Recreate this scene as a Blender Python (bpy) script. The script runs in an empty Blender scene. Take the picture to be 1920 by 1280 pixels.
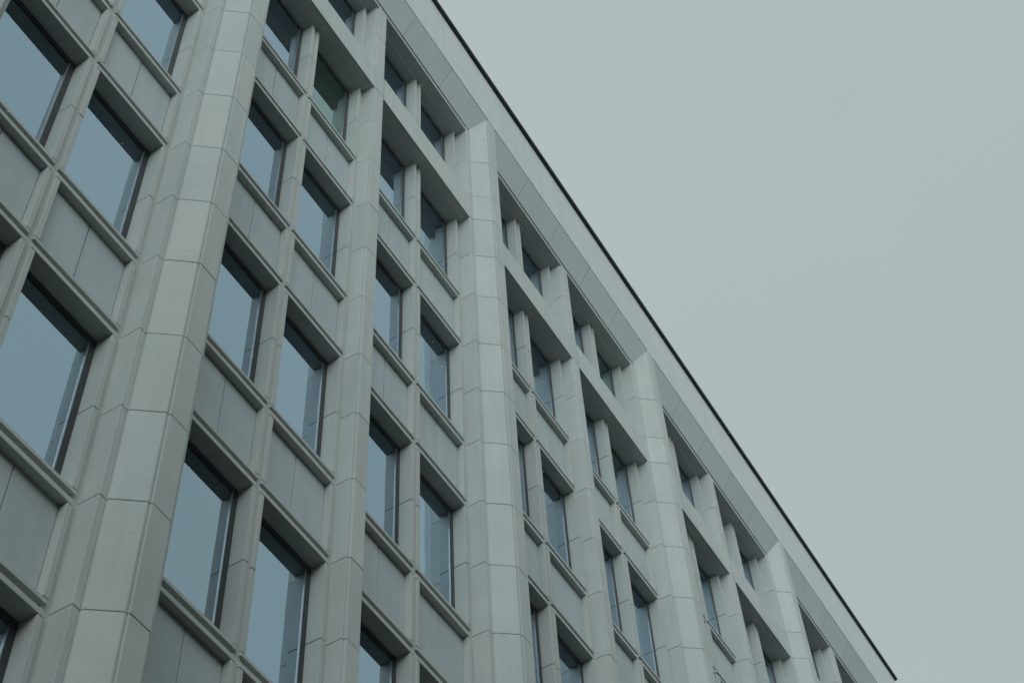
import bpy, bmesh, math, random
from mathutils import Matrix, Vector

# ------------------------------------------------------------------ scene, camera, sky, sun, exposure
random.seed(7)
SC = bpy.context.scene
COL = SC.collection
Z0 = 27.85                       # height of the top window heads above the pavement (metres), survey zero

AZ, EL, RO = (math.radians(a) for a in (62.57367, 54.21910, -4.37911))
F_PX = 3040.08
CAM = Vector((-10.53906, -7.19101, -26.24987 + Z0))


def camera_axes(az, el, roll):
    fw = Vector((math.cos(el) * math.sin(az), math.cos(el) * math.cos(az), math.sin(el)))
    r = Vector((math.cos(az), -math.sin(az), 0))
    u = r.cross(fw)
    c, s = math.cos(roll), math.sin(roll)
    return c * r + s * u, -s * r + c * u, fw


AX_R, AX_U, AX_F = camera_axes(AZ, EL, RO)
cam_data = bpy.data.cameras.new('camera')
cam_data.sensor_width = 36
cam_data.sensor_fit = 'HORIZONTAL'
cam_data.lens = 36 * F_PX / 1920
cam_data.clip_start = 0.05
cam_data.clip_end = 2000
cam = bpy.data.objects.new('camera', cam_data)
COL.objects.link(cam)
M = Matrix((AX_R, AX_U, -AX_F)).transposed().to_4x4()
M.translation = CAM
cam.matrix_world = M
SC.camera = cam

SKY_RGB = (0.405, 0.497, 0.488)
SUN_DIR = Vector((-0.68, -0.56, 0.47)).normalized()      # towards the brightest part of the cloud
world = bpy.data.worlds.new('World')
SC.world = world
world.use_nodes = True
nt = world.node_tree
nt.nodes.clear()
w_out = nt.nodes.new('ShaderNodeOutputWorld')
w_bg = nt.nodes.new('ShaderNodeBackground')
w_sky = nt.nodes.new('ShaderNodeTexSky')
w_sky.sky_type = 'NISHITA'
w_sky.sun_disc = False
w_sky.sun_elevation = math.asin(SUN_DIR.z)
w_sky.sun_rotation = math.atan2(SUN_DIR.x, SUN_DIR.y)
w_sky.dust_density = 5
w_sky.air_density = 1
w_tc = nt.nodes.new('ShaderNodeTexCoord')
w_n = nt.nodes.new('ShaderNodeTexNoise')
w_n.inputs['Scale'].default_value = 2.2
w_n.inputs['Detail'].default_value = 3
w_ramp = nt.nodes.new('ShaderNodeValToRGB')           # thick even cloud, a few per cent of mottling
w_ramp.color_ramp.elements[0].position = 0.3
w_ramp.color_ramp.elements[1].position = 0.7
w_ramp.color_ramp.elements[0].color = (9.55, 11.45, 11.3, 1)
w_ramp.color_ramp.elements[1].color = (10.15, 12.0, 11.85, 1)
w_mix = nt.nodes.new('ShaderNodeMixRGB')
w_mix.inputs[0].default_value = 0.975                    # cloud cover
nt.links.new(w_tc.outputs['Generated'], w_n.inputs['Vector'])
nt.links.new(w_n.outputs['Fac'], w_ramp.inputs['Fac'])
nt.links.new(w_sky.outputs['Color'], w_mix.inputs[1])
nt.links.new(w_ramp.outputs['Color'], w_mix.inputs[2])
nt.links.new(w_mix.outputs['Color'], w_bg.inputs['Color'])
w_bg.inputs['Strength'].default_value = 0.0445
nt.links.new(w_bg.outputs['Background'], w_out.inputs['Surface'])

sun_data = bpy.data.lights.new('sun', 'SUN')
sun_data.energy = 1.5
sun_data.angle = math.radians(58)
sun_data.color = (0.90, 1.0, 1.0)
sun = bpy.data.objects.new('sun', sun_data)
COL.objects.link(sun)
sun.location = (-40, -20, 60)
sun.rotation_euler = SUN_DIR.to_track_quat('Z', 'Y').to_euler()

SC.view_settings.view_transform = 'Standard'
SC.view_settings.look = 'None'
SC.view_settings.exposure = 0
SC.view_settings.gamma = 1
SC.view_settings.use_curve_mapping = False
SC.cycles.max_bounces = 8
SC.cycles.transparent_max_bounces = 8
SC.cycles.volume_bounces = 1

# ------------------------------------------------------------------ materials


def new_mat(name):
    m = bpy.data.materials.new(name)
    m.use_nodes = True
    m.node_tree.nodes.clear()
    return m, m.node_tree.nodes, m.node_tree.links


def stone_mat(name, rgb, var=0.10, rough=0.72, grain=38.0, stain=0.085, bump=0.10, metal=0.0):
    """pale cladding stone: fine grain, soft blotches, rain streaks, a tone of its own for every stone"""
    m, N, L = new_mat(name)
    out = N.new('ShaderNodeOutputMaterial')
    b = N.new('ShaderNodeBsdfPrincipled')
    tc = N.new('ShaderNodeTexCoord')
    geo = N.new('ShaderNodeNewGeometry')
    oi = N.new('ShaderNodeObjectInfo')
    # blotches in world space
    n1 = N.new('ShaderNodeTexNoise')
    n1.inputs['Scale'].default_value = 1.7
    n1.inputs['Detail'].default_value = 5
    n1.inputs['Roughness'].default_value = 0.6
    L.new(geo.outputs['Position'], n1.inputs['Vector'])
    # vertical streaks
    mp = N.new('ShaderNodeMapping')
    mp.inputs['Scale'].default_value = (9, 9, 0.45)
    L.new(geo.outputs['Position'], mp.inputs['Vector'])
    n2 = N.new('ShaderNodeTexNoise')
    n2.inputs['Scale'].default_value = 1.0
    n2.inputs['Detail'].default_value = 4
    L.new(mp.outputs['Vector'], n2.inputs['Vector'])
    # grain
    n3 = N.new('ShaderNodeTexNoise')
    n3.inputs['Scale'].default_value = grain
    n3.inputs['Detail'].default_value = 6
    L.new(geo.outputs['Position'], n3.inputs['Vector'])

    def rng(src, lo, hi):
        r = N.new('ShaderNodeMapRange')
        r.inputs['From Min'].default_value = 0.3
        r.inputs['From Max'].default_value = 0.7
        r.inputs['To Min'].default_value = lo
        r.inputs['To Max'].default_value = hi
        L.new(src, r.inputs['Value'])
        return r.outputs['Result']

    def mul(a, c):
        x = N.new('ShaderNodeMath')
        x.operation = 'MULTIPLY'
        L.new(a, x.inputs[0])
        L.new(c, x.inputs[1])
        return x.outputs[0]
    v = mul(rng(n1.outputs['Fac'], 1 - stain * .6, 1 + stain * .35), rng(n2.outputs['Fac'], 1 - stain * .55, 1 + stain * .2))
    v = mul(v, rng(n3.outputs['Fac'], 0.965, 1.03))
    r = N.new('ShaderNodeMapRange')
    r.inputs['To Min'].default_value = 1 - var / 2
    r.inputs['To Max'].default_value = 1 + var / 2
    L.new(oi.outputs['Random'], r.inputs['Value'])
    v = mul(v, r.outputs['Result'])
    # slight warm/green shift from stone to stone
    hue = N.new('ShaderNodeValToRGB')
    hue.color_ramp.elements[0].color = (rgb[0] * 1.018, rgb[1] * 0.997, rgb[2] * 0.995, 1)
    hue.color_ramp.elements[1].color = (rgb[0] * 0.985, rgb[1] * 1.003, rgb[2] * 1.002, 1)
    x = N.new('ShaderNodeMath')
    x.operation = 'FRACT'
    y = N.new('ShaderNodeMath')
    y.operation = 'MULTIPLY'
    y.inputs[1].default_value = 7.31
    L.new(oi.outputs['Random'], y.inputs[0])
    L.new(y.outputs[0], x.inputs[0])
    L.new(x.outputs[0], hue.inputs['Fac'])
    mx = N.new('ShaderNodeVectorMath')
    mx.operation = 'SCALE'
    L.new(hue.outputs['Color'], mx.inputs[0])
    L.new(v, mx.inputs['Scale'])
    L.new(mx.outputs['Vector'], b.inputs['Base Color'])
    b.inputs['Roughness'].default_value = rough
    b.inputs['Specular IOR Level'].default_value = 0.3
    b.inputs['Metallic'].default_value = metal
    bp = N.new('ShaderNodeBump')
    bp.inputs['Strength'].default_value = bump
    bp.inputs['Distance'].default_value = 0.01
    L.new(n3.outputs['Fac'], bp.inputs['Height'])
    L.new(bp.outputs['Normal'], b.inputs['Normal'])
    L.new(b.outputs['BSDF'], out.inputs['Surface'])
    return m


def plain_mat(name, rgb, rough=0.5, metal=0.0, noise=0.12, scale=6.0):
    m, N, L = new_mat(name)
    out = N.new('ShaderNodeOutputMaterial')
    b = N.new('ShaderNodeBsdfPrincipled')
    geo = N.new('ShaderNodeNewGeometry')
    n = N.new('ShaderNodeTexNoise')
    n.inputs['Scale'].default_value = scale
    n.inputs['Detail'].default_value = 5
    L.new(geo.outputs['Position'], n.inputs['Vector'])
    cr = N.new('ShaderNodeValToRGB')
    cr.color_ramp.elements[0].position = 0.3
    cr.color_ramp.elements[1].position = 0.7
    cr.color_ramp.elements[0].color = tuple(c * (1 - noise) for c in rgb) + (1,)
    cr.color_ramp.elements[1].color = tuple(c * (1 + noise) for c in rgb) + (1,)
    L.new(n.outputs['Fac'], cr.inputs['Fac'])
    L.new(cr.outputs['Color'], b.inputs['Base Color'])
    b.inputs['Roughness'].default_value = rough
    b.inputs['Metallic'].default_value = metal
    L.new(b.outputs['BSDF'], out.inputs['Surface'])
    return m


def glass_mat(name='coated_glass', lo=0.52, spread=0.08, tint=(0.665, 0.84, 1.0), trans=(0.55, 0.70, 0.66)):
    """coated double glazing: bluish mirror-like outer face, the dark room faintly seen through it"""
    m, N, L = new_mat(name)
    out = N.new('ShaderNodeOutputMaterial')
    gl = N.new('ShaderNodeBsdfGlossy')
    gl.inputs['Color'].default_value = tint + (1,)
    gl.inputs['Roughness'].default_value = 0.015
    tr = N.new('ShaderNodeBsdfTransparent')
    tr.inputs['Color'].default_value = trans + (1,)
    fr = N.new('ShaderNodeFresnel')
    fr.inputs['IOR'].default_value = 1.6
    rg = N.new('ShaderNodeMapRange')
    rg.inputs['To Max'].default_value = 1.0
    oi = N.new('ShaderNodeObjectInfo')
    rl = N.new('ShaderNodeMapRange')                    # no two panes are coated quite alike
    rl.inputs['To Min'].default_value = lo
    rl.inputs['To Max'].default_value = lo + spread
    L.new(oi.outputs['Random'], rl.inputs['Value'])
    L.new(rl.outputs['Result'], rg.inputs['To Min'])
    L.new(fr.outputs['Fac'], rg.inputs['Value'])
    geo = N.new('ShaderNodeNewGeometry')
    n = N.new('ShaderNodeTexNoise')
    n.inputs['Scale'].default_value = 1.3
    n.inputs['Detail'].default_value = 1
    L.new(geo.outputs['Position'], n.inputs['Vector'])
    bp = N.new('ShaderNodeBump')
    bp.inputs['Strength'].default_value = 0.09
    bp.inputs['Distance'].default_value = 0.02
    L.new(n.outputs['Fac'], bp.inputs['Height'])
    L.new(bp.outputs['Normal'], gl.inputs['Normal'])
    mx = N.new('ShaderNodeMixShader')
    L.new(rg.outputs['Result'], mx.inputs['Fac'])
    L.new(tr.outputs['BSDF'], mx.inputs[1])
    L.new(gl.outputs['BSDF'], mx.inputs[2])
    L.new(mx.outputs['Shader'], out.inputs['Surface'])
    return m


def flake_mat():
    m, N, L = new_mat('thin_snow_crystal')
    out = N.new('ShaderNodeOutputMaterial')
    d = N.new('ShaderNodeBsdfDiffuse')
    t = N.new('ShaderNodeBsdfTranslucent')
    d.inputs['Color'].default_value = (0.93, 0.95, 0.95, 1)
    t.inputs['Color'].default_value = (0.95, 0.97, 0.97, 1)
    mx = N.new('ShaderNodeMixShader')
    mx.inputs['Fac'].default_value = 0.6
    L.new(d.outputs['BSDF'], mx.inputs[1])
    L.new(t.outputs['BSDF'], mx.inputs[2])
    L.new(mx.outputs['Shader'], out.inputs['Surface'])
    return m


MAT = dict(
    pier=stone_mat('pale_pier_stone', (0.558, 0.592, 0.585), var=0.08),
    frame=stone_mat('window_surround_stone', (0.525, 0.555, 0.545), var=0.05),
    panel=stone_mat('spandrel_stone', (0.505, 0.56, 0.58), var=0.05, stain=0.10),
    cove=stone_mat('cove_panel_satin_metal', (0.63, 0.68, 0.68), var=0.08, stain=0.05, bump=0.01, rough=0.42, metal=0.75),
    fascia=stone_mat('fascia_stone', (0.67, 0.71, 0.705), var=0.03, stain=0.08),
    core=plain_mat('joint_mortar_shadow_gap', (0.16, 0.16, 0.155), rough=0.9),
    sash=plain_mat('dark_anodised_aluminium', (0.045, 0.052, 0.06), rough=0.35, metal=0.3, noise=0.05),
    bead=plain_mat('bare_aluminium_bead', (0.30, 0.32, 0.34), rough=0.35, metal=0.6, noise=0.05),
    coping=plain_mat('dark_coping_metal', (0.007, 0.014, 0.018), rough=0.6, metal=0.0),
    room=plain_mat('dim_room_surfaces', (0.045, 0.05, 0.05), rough=0.9),  # gloom of the unlit rooms is put into this dark base colour
    blind=plain_mat('pale_blind_slats', (0.55, 0.57, 0.56), rough=0.6, noise=0.04),
    green=plain_mat('pale_green_roller_blind', (0.45, 0.92, 0.68), rough=0.8, noise=0.04),
    ground=plain_mat('damp_brown_paving', (0.036, 0.026, 0.019), rough=0.8, noise=0.25, scale=0.8),
    brick=plain_mat('dark_brown_brick', (0.12, 0.085, 0.065), rough=0.9, noise=0.2, scale=3),
    glass=glass_mat(),
    snowflake=flake_mat(),
    clear=glass_mat('clear_glass', 0.36, 0.02, (0.72, 0.95, 0.95), (0.62, 1.0, 0.82)),
    half=glass_mat('half_coated_glass', 0.50, 0.02, (0.68, 0.85, 1.0), (0.85, 0.93, 0.93)),
)

# ------------------------------------------------------------------ helpers


def mesh_from_bm(name, bm, mat, bevel=0.0):
    if bevel:
        bmesh.ops.bevel(bm, geom=[e for e in bm.edges], offset=bevel, segments=1, profile=0.7, affect='EDGES', clamp_overlap=True)
    bmesh.ops.recalc_face_normals(bm, faces=bm.faces)
    me = bpy.data.meshes.new(name)
    bm.to_mesh(me)
    bm.free()
    for mm in (mat if isinstance(mat, (list, tuple)) else [mat]):
        me.materials.append(MAT[mm])
    return me


def add_prism(bm, poly, axis, a, b, mi=0):
    """extrude a 2-D polygon; axis 'z': poly=(x,y); axis 'x': poly=(y,z)"""
    if axis == 'z':
        lo = [bm.verts.new((p[0], p[1], a)) for p in poly]
        hi = [bm.verts.new((p[0], p[1], b)) for p in poly]
    else:
        lo = [bm.verts.new((a, p[0], p[1])) for p in poly]
        hi = [bm.verts.new((b, p[0], p[1])) for p in poly]
    n = len(poly)
    fs = [bm.faces.new(lo[::-1]), bm.faces.new(hi)]
    for i in range(n):
        j = (i + 1) % n
        fs.append(bm.faces.new((lo[i], lo[j], hi[j], hi[i])))
    for f in fs:
        f.material_index = mi


def add_box(bm, x0, x1, y0, y1, z0, z1, mi=0):
    add_prism(bm, [(x0, y0), (x1, y0), (x1, y1), (x0, y1)], 'z', z0, z1, mi)


CACHE = {}


def box_mesh(kind, mat, dx, y0, y1, dz, bevel=0.004):
    """box centred on x and z, real y; shared between alike stones"""
    key = (kind, mat, round(dx, 3), round(y0, 4), round(y1, 4), round(dz, 3))
    if key not in CACHE:
        bm = bmesh.new()
        add_box(bm, -dx / 2, dx / 2, y0, y1, -dz / 2, dz / 2)
        CACHE[key] = mesh_from_bm(kind, bm, mat, bevel)
    return CACHE[key]


def prism_mesh(kind, mat, poly, length, bevel=0.004):
    key = (kind, mat, tuple((round(p[0], 4), round(p[1], 4)) for p in poly), round(length, 3))
    if key not in CACHE:
        bm = bmesh.new()
        add_prism(bm, poly, 'z', -length / 2, length / 2)
        CACHE[key] = mesh_from_bm(kind, bm, mat, bevel)
    return CACHE[key]


def xprism_mesh(kind, mat, poly, length, bevel=0.0):
    key = (kind, mat, 'x', tuple((round(p[0], 4), round(p[1], 4)) for p in poly), round(length, 3))
    if key not in CACHE:
        bm = bmesh.new()
        add_prism(bm, poly, 'x', -length / 2, length / 2)
        CACHE[key] = mesh_from_bm(kind, bm, mat, bevel)
    return CACHE[key]


def obj(name, me, parent, loc=(0, 0, 0)):
    """loc is in building coordinates (parents sit unrotated, children store the difference)"""
    o = bpy.data.objects.new(name, me)
    COL.objects.link(o)
    o['_w'] = tuple(loc)
    if parent is not None:
        o.parent = parent
        p = parent.get('_w', (0, 0, 0))
        o.location = (loc[0] - p[0], loc[1] - p[1], loc[2] - p[2])
    else:
        o.location = loc
    return o


def in_view(x, y, z, mx=330, my=300):
    d = Vector((x, y, z + Z0)) - CAM
    w = d.dot(AX_F)
    if w < 0.5:
        return False
    u = 960 + F_PX * d.dot(AX_R) / w
    v = 640 - F_PX * d.dot(AX_U) / w
    return -mx < u < 1920 + mx and -my < v < 1280 + my


# ------------------------------------------------------------------ facade grid (metres; y grows into the building, z from the top window heads)
P = 6.30637            # bay, big pier to big pier
C0 = -4.1284           # centre of the first big pier in view
HB, QB, WW = 0.558, 0.266, 1.0723     # half gap at a big pier, half gap at a slim pier, clear window width
ST, GR = 0.0625, 0.060                # stone surround strip, shadow groove
MU = 2 * ST + GR
FH = 3.6
GLASS_Y, SPAN_Y = 0.20, 0.088
BEAM_Y = -0.204
BAYS = range(-2, 4)
X_END = C0 + 4 * P + 1.26
X_START = C0 - 2 * P - 1.0


def zh(k):
    return -0.037 if k == 0 else -3.061 if k == 1 else -6.640 - FH * (k - 2)


def zs(k):             # underside of the sill strip (top of the spandrel opening) below window k
    return -5.382 - FH * (k - 1)


def columns():
    """(left, right) clear edges of every window column with its bay and column number"""
    for b in BAYS:
        c = C0 + b * P
        e = c + HB
        m = c + P / 2
        yield b, 0, e, e + WW
        yield b, 1, e + WW + MU, e + 2 * WW + MU
        yield b, 2, m + QB, m + QB + WW
        yield b, 3, m + QB + WW + MU, m + QB + 2 * WW + MU


ROOT = bpy.data.objects.new('office_building', None)
COL.objects.link(ROOT)
ROOT.empty_display_size = 2
ROOT.location = (0, 0, Z0)
ROOT['_w'] = (0, 0, 0)
ROOT['label'] = 'tall pale stone office block with chamfered piers, recessed windows and dark roof edge'
ROOT['category'] = 'building'

# ---- ground
bm = bmesh.new()
bmesh.ops.create_grid(bm, x_segments=24, y_segments=24, size=400)
gme = mesh_from_bm('ground', bm, 'ground')
ground = bpy.data.objects.new('ground', gme)
COL.objects.link(ground)
ground['kind'] = 'structure'
ground['label'] = 'damp brown-grey paving below the office block'

# ---- structural wall behind the stones (shows only in joints and grooves), floors and back of the rooms
TOP, BOT = 0.3, -Z0
bm = bmesh.new()
cols = list(columns())
edges = [X_START] + [v for c in cols for v in (c[2], c[3])] + [X_END]
for i in range(0, len(edges), 2):
    a, b = edges[i], edges[i + 1]
    add_box(bm, a + ST * 0.5, b - ST * 0.5, 0.030, 0.30, BOT + 0.02, TOP)
add_box(bm, X_START, X_END, 0.032, 0.302, zh(0) + 0.04, TOP + 0.01)
for k in range(0, 7):
    if k == 0:
        z1, z2 = zh(1) + 0.05, -2.30
    else:
        z1, z2 = zh(k + 1) + 0.05, zs(k) + 0.135
    if z1 < BOT:
        z1 = BOT + 0.05
    add_box(bm, X_START, X_END, 0.125, 0.298, z1, z2)
    for zz in ((zh(k + 1) + 0.035, zh(k + 1) + 0.15), (zs(k) + 0.035, zs(k) + 0.15)) if k else ():
        add_box(bm, X_START, X_END, 0.075, 0.21, *zz)
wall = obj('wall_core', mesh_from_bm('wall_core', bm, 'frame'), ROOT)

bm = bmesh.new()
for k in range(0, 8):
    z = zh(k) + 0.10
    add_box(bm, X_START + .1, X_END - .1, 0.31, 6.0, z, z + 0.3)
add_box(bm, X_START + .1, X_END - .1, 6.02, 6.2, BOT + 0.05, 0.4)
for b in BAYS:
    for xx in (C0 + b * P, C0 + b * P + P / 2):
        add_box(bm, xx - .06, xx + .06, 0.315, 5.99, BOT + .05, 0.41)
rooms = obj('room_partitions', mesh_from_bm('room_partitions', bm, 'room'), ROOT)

bm = bmesh.new()                                        # end wall, back wall and roof deck
add_box(bm, X_END - 0.09, X_END, 0.33, 16, BOT + .03, 2.2)
add_box(bm, X_START, X_START + 0.09, 0.33, 16, BOT + .03, 2.2)
add_box(bm, X_START, X_END, 16.01, 16.3, BOT + .03, 2.2)
add_box(bm, X_START + .1, X_END - .1, 0.34, 15.99, 0.45, 0.75)
shell = obj('outer_shell', mesh_from_bm('outer_shell', bm, 'panel'), ROOT)

# ---- windows and spandrels
JG = 0.007            # open joint between stones
blinds = {(0, 0, 4): 'venetian', (0, 1, 1): 'green', (1, 3, 0): 'green'}


def sash_mesh(w, h):
    key = ('sash', round(w, 3), round(h, 3))
    if key not in CACHE:
        bm = bmesh.new()
        t = 0.062
        y0, y1 = GLASS_Y - 0.018, GLASS_Y + 0.05
        for s in (-1, 1):
            add_box(bm, *sorted((s * w / 2, s * (w / 2 - t))), y0, y1, -h / 2, h / 2)
            # bright glazing bead with a shadow gap
            add_box(bm, *sorted((s * (w / 2 - t - 0.004), s * (w / 2 - t - 0.018))), y0 + 0.006, y1 - 0.01, -h / 2 + t, h / 2 - t, 1)
        for s in (-1, 1):
            add_box(bm, -w / 2 + t + .001, w / 2 - t - .001, y0 + .001, y1 - .001, *sorted((s * h / 2, s * (h / 2 - t))))
        CACHE[key] = mesh_from_bm('sash', bm, ['sash', 'bead'])
    return CACHE[key]


def pane_mesh(w, h, mat='glass'):
    key = ('pane', mat, round(w, 3), round(h, 3))
    if key not in CACHE:
        bm = bmesh.new()
        add_box(bm, -w / 2, w / 2, 0, 0.002, -h / 2, h / 2)
        # one reflecting sheet: outer face only, the pane is a thin solid
        CACHE[key] = mesh_from_bm('pane', bm, mat)
    return CACHE[key]


def slats_mesh(w, h):
    bm = bmesh.new()
    n = int(h / 0.042)
    for i in range(n):
        z = -h / 2 + (i + .5) * h / n
        add_prism(bm, [(0, z - 0.014), (0.003, z - 0.015), (0.020, z + 0.011), (0.017, z + 0.012)], 'x', -w / 2, w / 2)
    return mesh_from_bm('blind', bm, 'blind')


def stone(name, mesh, parent, x, z, y=0.0):
    # no two stones sit exactly alike
    return obj(name, mesh, parent, (x, y + random.uniform(-0.0012, 0.0012), z))


for b, c, xl, xr in cols:
    w = xr - xl
    xm = (xl + xr) / 2
    for k in range(0, 7):
        top = zh(k)
        bot = -2.27 if k == 0 else zs(k) + MU
        zm = (top + bot) / 2
        if top < -Z0 + 1:
            continue
        if in_view(xm, 0, zm):
            h = top - bot
            win = obj('window', sash_mesh(w - .004, h - .004), ROOT, (xm, 0, zm))
            obj('pane', pane_mesh(w - 0.126, h - 0.126, {'green': 'clear', 'venetian': 'half'}.get(blinds.get((b, c, k)), 'glass')), win, (xm, GLASS_Y, zm))
            full = w + 2 * ST
            stone('head', box_mesh('head', 'frame', full, -0.022 if k < 2 else 0.0, 0.24, 0.064), win, xm, top + 0.032)
            stone('sill', box_mesh('sill', 'frame', full, 0.0, 0.24, 0.050), win, xm, bot - 0.025)
            for s in (-1, 1):
                x = xm + s * (w / 2 + ST / 2)
                hj = h / 2 - 0.010
                if k == 0:
                    stone('jamb', box_mesh('jamb', 'frame', ST, 0, 0.24, h - JG), win, x, zm)
                else:
                    stone('jamb', box_mesh('jamb', 'frame', ST, 0, 0.24, hj), win, x, zm + h / 4)
                    stone('jamb', box_mesh('jamb', 'frame', ST, 0, 0.24, hj), win, x, zm - h / 4)
            kind = blinds.get((b, c, k))
            if kind == 'venetian':
                o = obj('blind', slats_mesh(w - .1, h - .1), win, (xm, GLASS_Y + 0.045, zm))
                o['kind'] = 'stuff'
            elif kind == 'green':
                hh = h * 0.9
                obj('roller_blind', box_mesh('roller_blind', 'green', w - .06, 0, 0.004, hh, 0), win, (xm, GLASS_Y + 0.055, top - hh / 2 - .02))
        # spandrel below this window
        if k >= 1:
            st, sb = zs(k), zh(k + 1) + MU
            zm2 = (st + sb) / 2
            if in_view(xm, 0, zm2) and sb > -Z0 + .5:
                h2 = st - sb
                sp = obj('spandrel', box_mesh('spandrel', 'core', w, SPAN_Y + 0.022, SPAN_Y + 0.034, h2, 0), ROOT, (xm, 0, zm2))
                full = w + 2 * ST
                stone('head', box_mesh('head', 'frame', full, 0.0, 0.12, 0.064), sp, xm, st + 0.032)
                stone('sill', box_mesh('sill', 'frame', full, 0.0, 0.12, 0.050), sp, xm, sb - 0.025)
                for s in (-1, 1):
                    stone('jamb', box_mesh('jamb', 'frame', ST, 0, 0.12, h2 - 0.014), sp, xm + s * (w / 2 + ST / 2), zm2)
                    stone('panel', box_mesh('panel', 'panel', w / 2 - 0.014, SPAN_Y, SPAN_Y + 0.02, h2 - .004, 0.002), sp, xm + s * (w / 4 - 0.0005), zm2)

# ---- piers
def courses(ztop, with_beam=True):
    zz = [ztop, -1.053, -2.250, -3.000]
    k = 1
    while True:
        mid = (zh(k) + zs(k) + MU) / 2
        zz += [mid, zs(k) + 0.085, zh(k + 1) + 0.085]
        k += 1
        if zh(k) < -Z0 + 1.5:
            break
    zz.append(-Z0 + 0.02)
    return zz


BIG = dict(
    side=[(-0.437, 0.04), (-0.437, -0.207), (-0.354, -0.207), (-0.354, 0.04)],
    chamfer=[(-0.350, -0.10), (-0.350, -0.235), (-0.1535, -0.478), (-0.127, -0.478), (-0.127, -0.10)],
    front=[(-0.123, -0.10), (-0.123, -0.500), (0.123, -0.500), (0.123, -0.10)],
)
SLIM = dict(
    side=[(-0.145, 0.04), (-0.145, -0.170), (-0.120, -0.170), (-0.120, 0.04)],
    front=[(-0.1165, -0.09), (-0.1165, -0.204), (0.1165, -0.204), (0.1165, -0.09)],
)


def mirror(poly):
    return [(-p[0], p[1]) for p in poly][::-1]


def build_pier(name, cx, prof, core, ztop, zref):
    zz = courses(ztop)
    if not any(in_view(cx, zref, (zz[i] + zz[i + 1]) / 2) for i in range(len(zz) - 1)):
        vis = False
    else:
        vis = True
    bm = bmesh.new()
    add_prism(bm, core, 'z', BOT + 0.01, ztop - 0.01)
    base = obj(name, mesh_from_bm(name, bm, 'core'), ROOT, (cx, 0, 0))
    if not vis:
        return
    for i in range(len(zz) - 1):
        z1, z2 = zz[i], zz[i + 1]
        zm = (z1 + z2) / 2
        if not (in_view(cx, zref, zm) or in_view(cx, zref, z1) or in_view(cx, zref, z2)):
            continue
        hgt = z1 - z2 - JG
        for key, poly in prof.items():
            for mir in ((False, True) if key != 'front' else (False,)):
                pl = mirror(poly) if mir else poly
                me = prism_mesh(key + '_stone', 'pier', pl, hgt, 0.004)
                obj(key + '_stone', me, base, (cx, random.uniform(-0.0015, 0.0015), zm))


BIG_CORE = [(-0.425, 0.06), (-0.425, -0.17), (-0.33, -0.20), (-0.14, -0.44), (-0.10, -0.46), (0.10, -0.46), (0.14, -0.44), (0.33, -0.20), (0.425, -0.17), (0.425, 0.06)]
SLIM_CORE = [(-0.13, 0.06), (-0.13, -0.13), (-0.10, -0.17), (0.10, -0.17), (0.13, -0.13), (0.13, 0.06)]
for b in range(-2, 5):
    build_pier('chamfered_pier', C0 + b * P, BIG, BIG_CORE, 0.634, -0.3)
    if b < 4:
        build_pier('slim_pier', C0 + b * P + P / 2, SLIM, SLIM_CORE, 0.015, -0.2)
# plain stone return beyond the last pier, up to the corner
ret = obj('corner_return', box_mesh('corner_return', 'pier', X_END - (C0 + 4 * P + 0.45), -0.2, 0.3, Z0 + 0.55, 0.004), ROOT,
          ((X_END + C0 + 4 * P + 0.45) / 2, 0, -Z0 / 2 + 0.3))

# ---- deep beams between the two top storeys
BP = [(BEAM_Y, -2.315), (BEAM_Y, -3.026), (BEAM_Y + 0.018, -3.026), (BEAM_Y + 0.018, -3.020), (BEAM_Y + 0.034, -3.020),
      (BEAM_Y + 0.034, -3.026), (0.020, -3.026), (0.020, -2.315)]
AP = [(BEAM_Y, 0.098), (BEAM_Y, 0.015), (0.020, 0.015), (0.020, 0.098)]


def half_bays():
    for b in BAYS:
        c = C0 + b * P
        m = c + P / 2
        yield c + 0.437, c + HB + WW + MU / 2, m - 0.145
        yield m + 0.145, m + QB + WW + MU / 2, c + P - 0.437


for x0, xm, x1 in half_bays():
    if not (in_view(x0, -.2, -2.7) or in_view(x1, -.2, -2.7)):
        continue
    bm = bmesh.new()
    add_box(bm, x0 + .01, x1 - .01, BEAM_Y + 0.06, 0.0, -3.0, -2.34)
    beam = obj('beam', mesh_from_bm('beam', bm, 'core'), ROOT, (0, 0, 0))
    for a, e in ((x0 - 0.006, xm - 0.003), (xm + 0.003, x1 + 0.006)):
        pl = [(p[0], p[1]) for p in BP]
        obj('beam_stone', xprism_mesh('beam_stone', 'pier', pl, e - a), beam, ((a + e) / 2, 0, 0))

# ---- cornice: architrave strip, sloping cove panels, fascia, coping
bm = bmesh.new()
add_prism(bm, [(0.05, 0.06), (-0.19, 0.06), (-0.19, 0.13), (-0.455, 0.60), (-0.455, 2.30), (0.32, 2.30), (0.32, 0.06)], 'x', X_START, X_END - 0.05)
cornice = obj('cornice', mesh_from_bm('cornice', bm, 'core'), ROOT)
for x0, xm, x1 in half_bays():
    if not (in_view(x0, -.2, 0) or in_view(x1, -.2, 0)):
        continue
    full_to_slim = 0.145
    for a, e in ((x0, xm - 0.003), (xm + 0.003, x1)):
        # the strip runs on over the slim pier
        if abs(((a - C0) / P) % 1 - 0.5) < 0.05:
            a -= 0.142
        if abs(((e - C0) / P) % 1 - 0.5) < 0.05:
            e += 0.142
        obj('architrave_stone', xprism_mesh('architrave_stone', 'pier', AP, e - a), cornice, ((a + e) / 2, 0, 0))
CP = [(-0.224, 0.136), (-0.5005, 0.600), (-0.462, 0.600), (-0.197, 0.136)]
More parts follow.
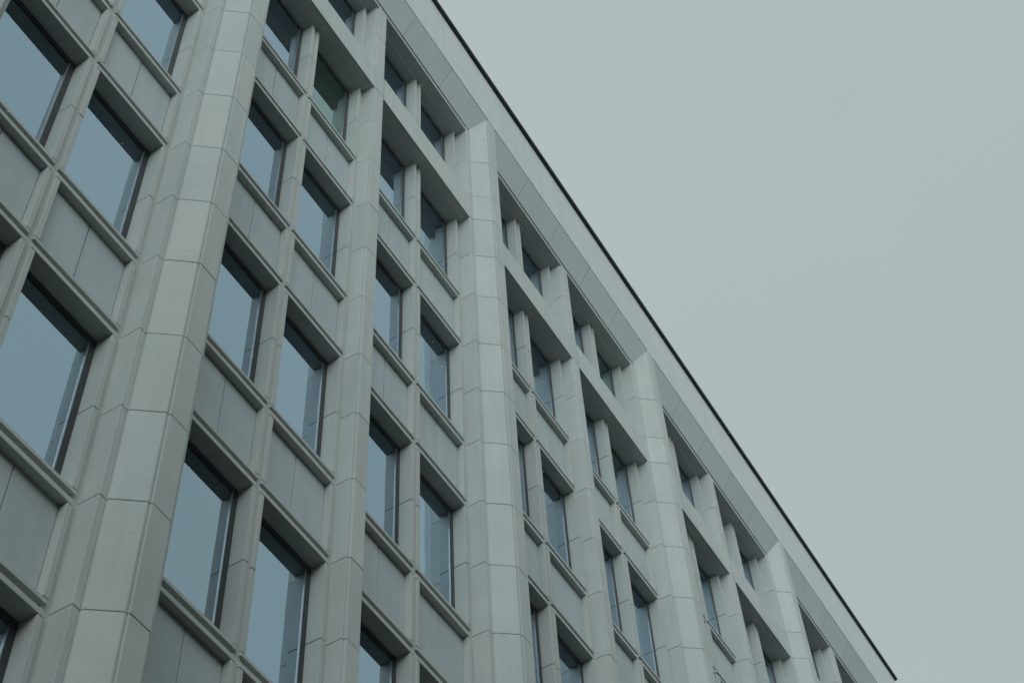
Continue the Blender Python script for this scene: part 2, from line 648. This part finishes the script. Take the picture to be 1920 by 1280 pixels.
for b in BAYS:
    m = C0 + b * P + P / 2
    j = [m - P / 2 + 0.14, m - 1.79, m - 0.597, m + 0.597, m + 1.79, m + P / 2 - 0.14]
    for i in range(5):
        a, e = j[i] + 0.003, j[i + 1] - 0.003
        if in_view((a + e) / 2, -.4, .3):
            obj('cove_panel', xprism_mesh('cove_panel', 'cove', CP, e - a), cornice, ((a + e) / 2, random.uniform(-.001, .001), 0))
# end piece of the cove beyond the last pier
a, e = C0 + 4 * P + 0.14, X_END - 0.02
obj('cove_panel', xprism_mesh('cove_panel', 'cove', CP, e - a), cornice, ((a + e) / 2, 0, 0))
x = C0 - P
while x < X_END - 0.1:
    e = min(x + P / 2, X_END)
    if in_view((x + e) / 2, -.5, 1.4, 700, 700):
        obj('fascia_panel', box_mesh('fascia_panel', 'fascia', e - x - 0.004, -0.502, -0.452, 2.318 - 0.637, 0.002), cornice, ((x + e) / 2, 0, (2.318 + 0.637) / 2))
    x = e
obj('fascia_panel', box_mesh('fascia_panel', 'fascia', 0.05, -0.449, 16.3, 2.318 - 0.637, 0.002), cornice, (X_END - 0.026, 0, (2.318 + 0.637) / 2))
bm = bmesh.new()
add_prism(bm, [(-0.570, 2.322), (-0.570, 2.405), (0.33, 2.43), (0.33, 2.322)], 'x', X_START, X_END + 0.07)
add_box(bm, X_END - 0.2, X_END + 0.07, 0.331, 16.4, 2.329, 2.429)
obj('coping', mesh_from_bm('coping', bm, 'coping'), ROOT)

# ------------------------------------------------------------------ unseen block across the street (behind the camera), added to shade the lower floors
OPP = bpy.data.objects.new('unseen_street_block', None)
COL.objects.link(OPP)
OPP.location = (10, -24, 0)
OPP['_w'] = (10, -24, 0)
OPP['label'] = 'unseen dark brick block with a flat parapet across the street, added for its shade'
OPP['category'] = 'building'
bm = bmesh.new()
H_OPP = 23.5
add_box(bm, -70, 70, -12, -0.3, 0.01, H_OPP - 0.6)
obj('wall', mesh_from_bm('wall', bm, 'brick'), OPP, (10, -24, 0))
bm = bmesh.new()
add_box(bm, -70.2, 70.2, -12.2, 0.05, H_OPP - 0.6, H_OPP)
obj('parapet', mesh_from_bm('parapet', bm, 'brick'), OPP, (10, -24, 0))
bm = bmesh.new()
for i in range(46):
    add_box(bm, -69 + i * 3 + 0.9, -69 + (i + 1) * 3, -0.299, 0.0, 0.02, H_OPP - 0.61)
obj('brick_bays', mesh_from_bm('brick_bays', bm, 'brick'), OPP, (10, -24, 0))
for k in range(6):
    for i in range(14, 34):
        obj('window', box_mesh('street_window', 'sash', 0.86, -0.28, -0.22, 1.9, 0), OPP, (10 - 69 + i * 3 + 0.45, -24, 2.0 + k * 3.6))

# ------------------------------------------------------------------ falling snow
bm = bmesh.new()
for i in range(2600):
    p = Vector((random.uniform(-9, 20), random.uniform(-4.2, -0.75), random.uniform(3, Z0 + 0.5)))
    r = random.choice((0.003, 0.0036, 0.0044, 0.0055)) * random.uniform(0.8, 1.2)
    q = Matrix.Rotation(random.uniform(0, 6.28), 4, Vector((random.random(), random.random(), random.random() + .1)).normalized())
    # flat six-sided crystal
    bm.faces.new([bm.verts.new(p + q @ Vector((r * math.cos(t * math.pi / 3), r * math.sin(t * math.pi / 3), 0))) for t in range(6)])
flakes = bpy.data.objects.new('snowflakes', mesh_from_bm('snowflakes', bm, 'snowflake'))
COL.objects.link(flakes)
flakes['kind'] = 'stuff'
flakes['label'] = 'sparse small white snowflakes drifting in front of the facade'
flakes['category'] = 'snow'

# ------------------------------------------------------------------ snowy air
m, N, L = new_mat('snowy_air')
out = N.new('ShaderNodeOutputMaterial')
pv = N.new('ShaderNodeVolumePrincipled')
pv.inputs['Color'].default_value = (0.93, 0.97, 0.97, 1)
pv.inputs['Density'].default_value = 0.0006
L.new(pv.outputs['Volume'], out.inputs['Volume'])
bm = bmesh.new()
add_box(bm, -405, 405, -405, 405, -1.0, Z0 + 3.2)
hme = bpy.data.meshes.new('haze')
bmesh.ops.recalc_face_normals(bm, faces=bm.faces)
bm.to_mesh(hme)
bm.free()
hme.materials.append(m)
haze = bpy.data.objects.new('haze', hme)
COL.objects.link(haze)
haze['kind'] = 'stuff'
haze['label'] = 'thin grey snowy air around the building'
haze['category'] = 'haze'

for o in bpy.data.objects:
    if '_w' in o:
        del o['_w']
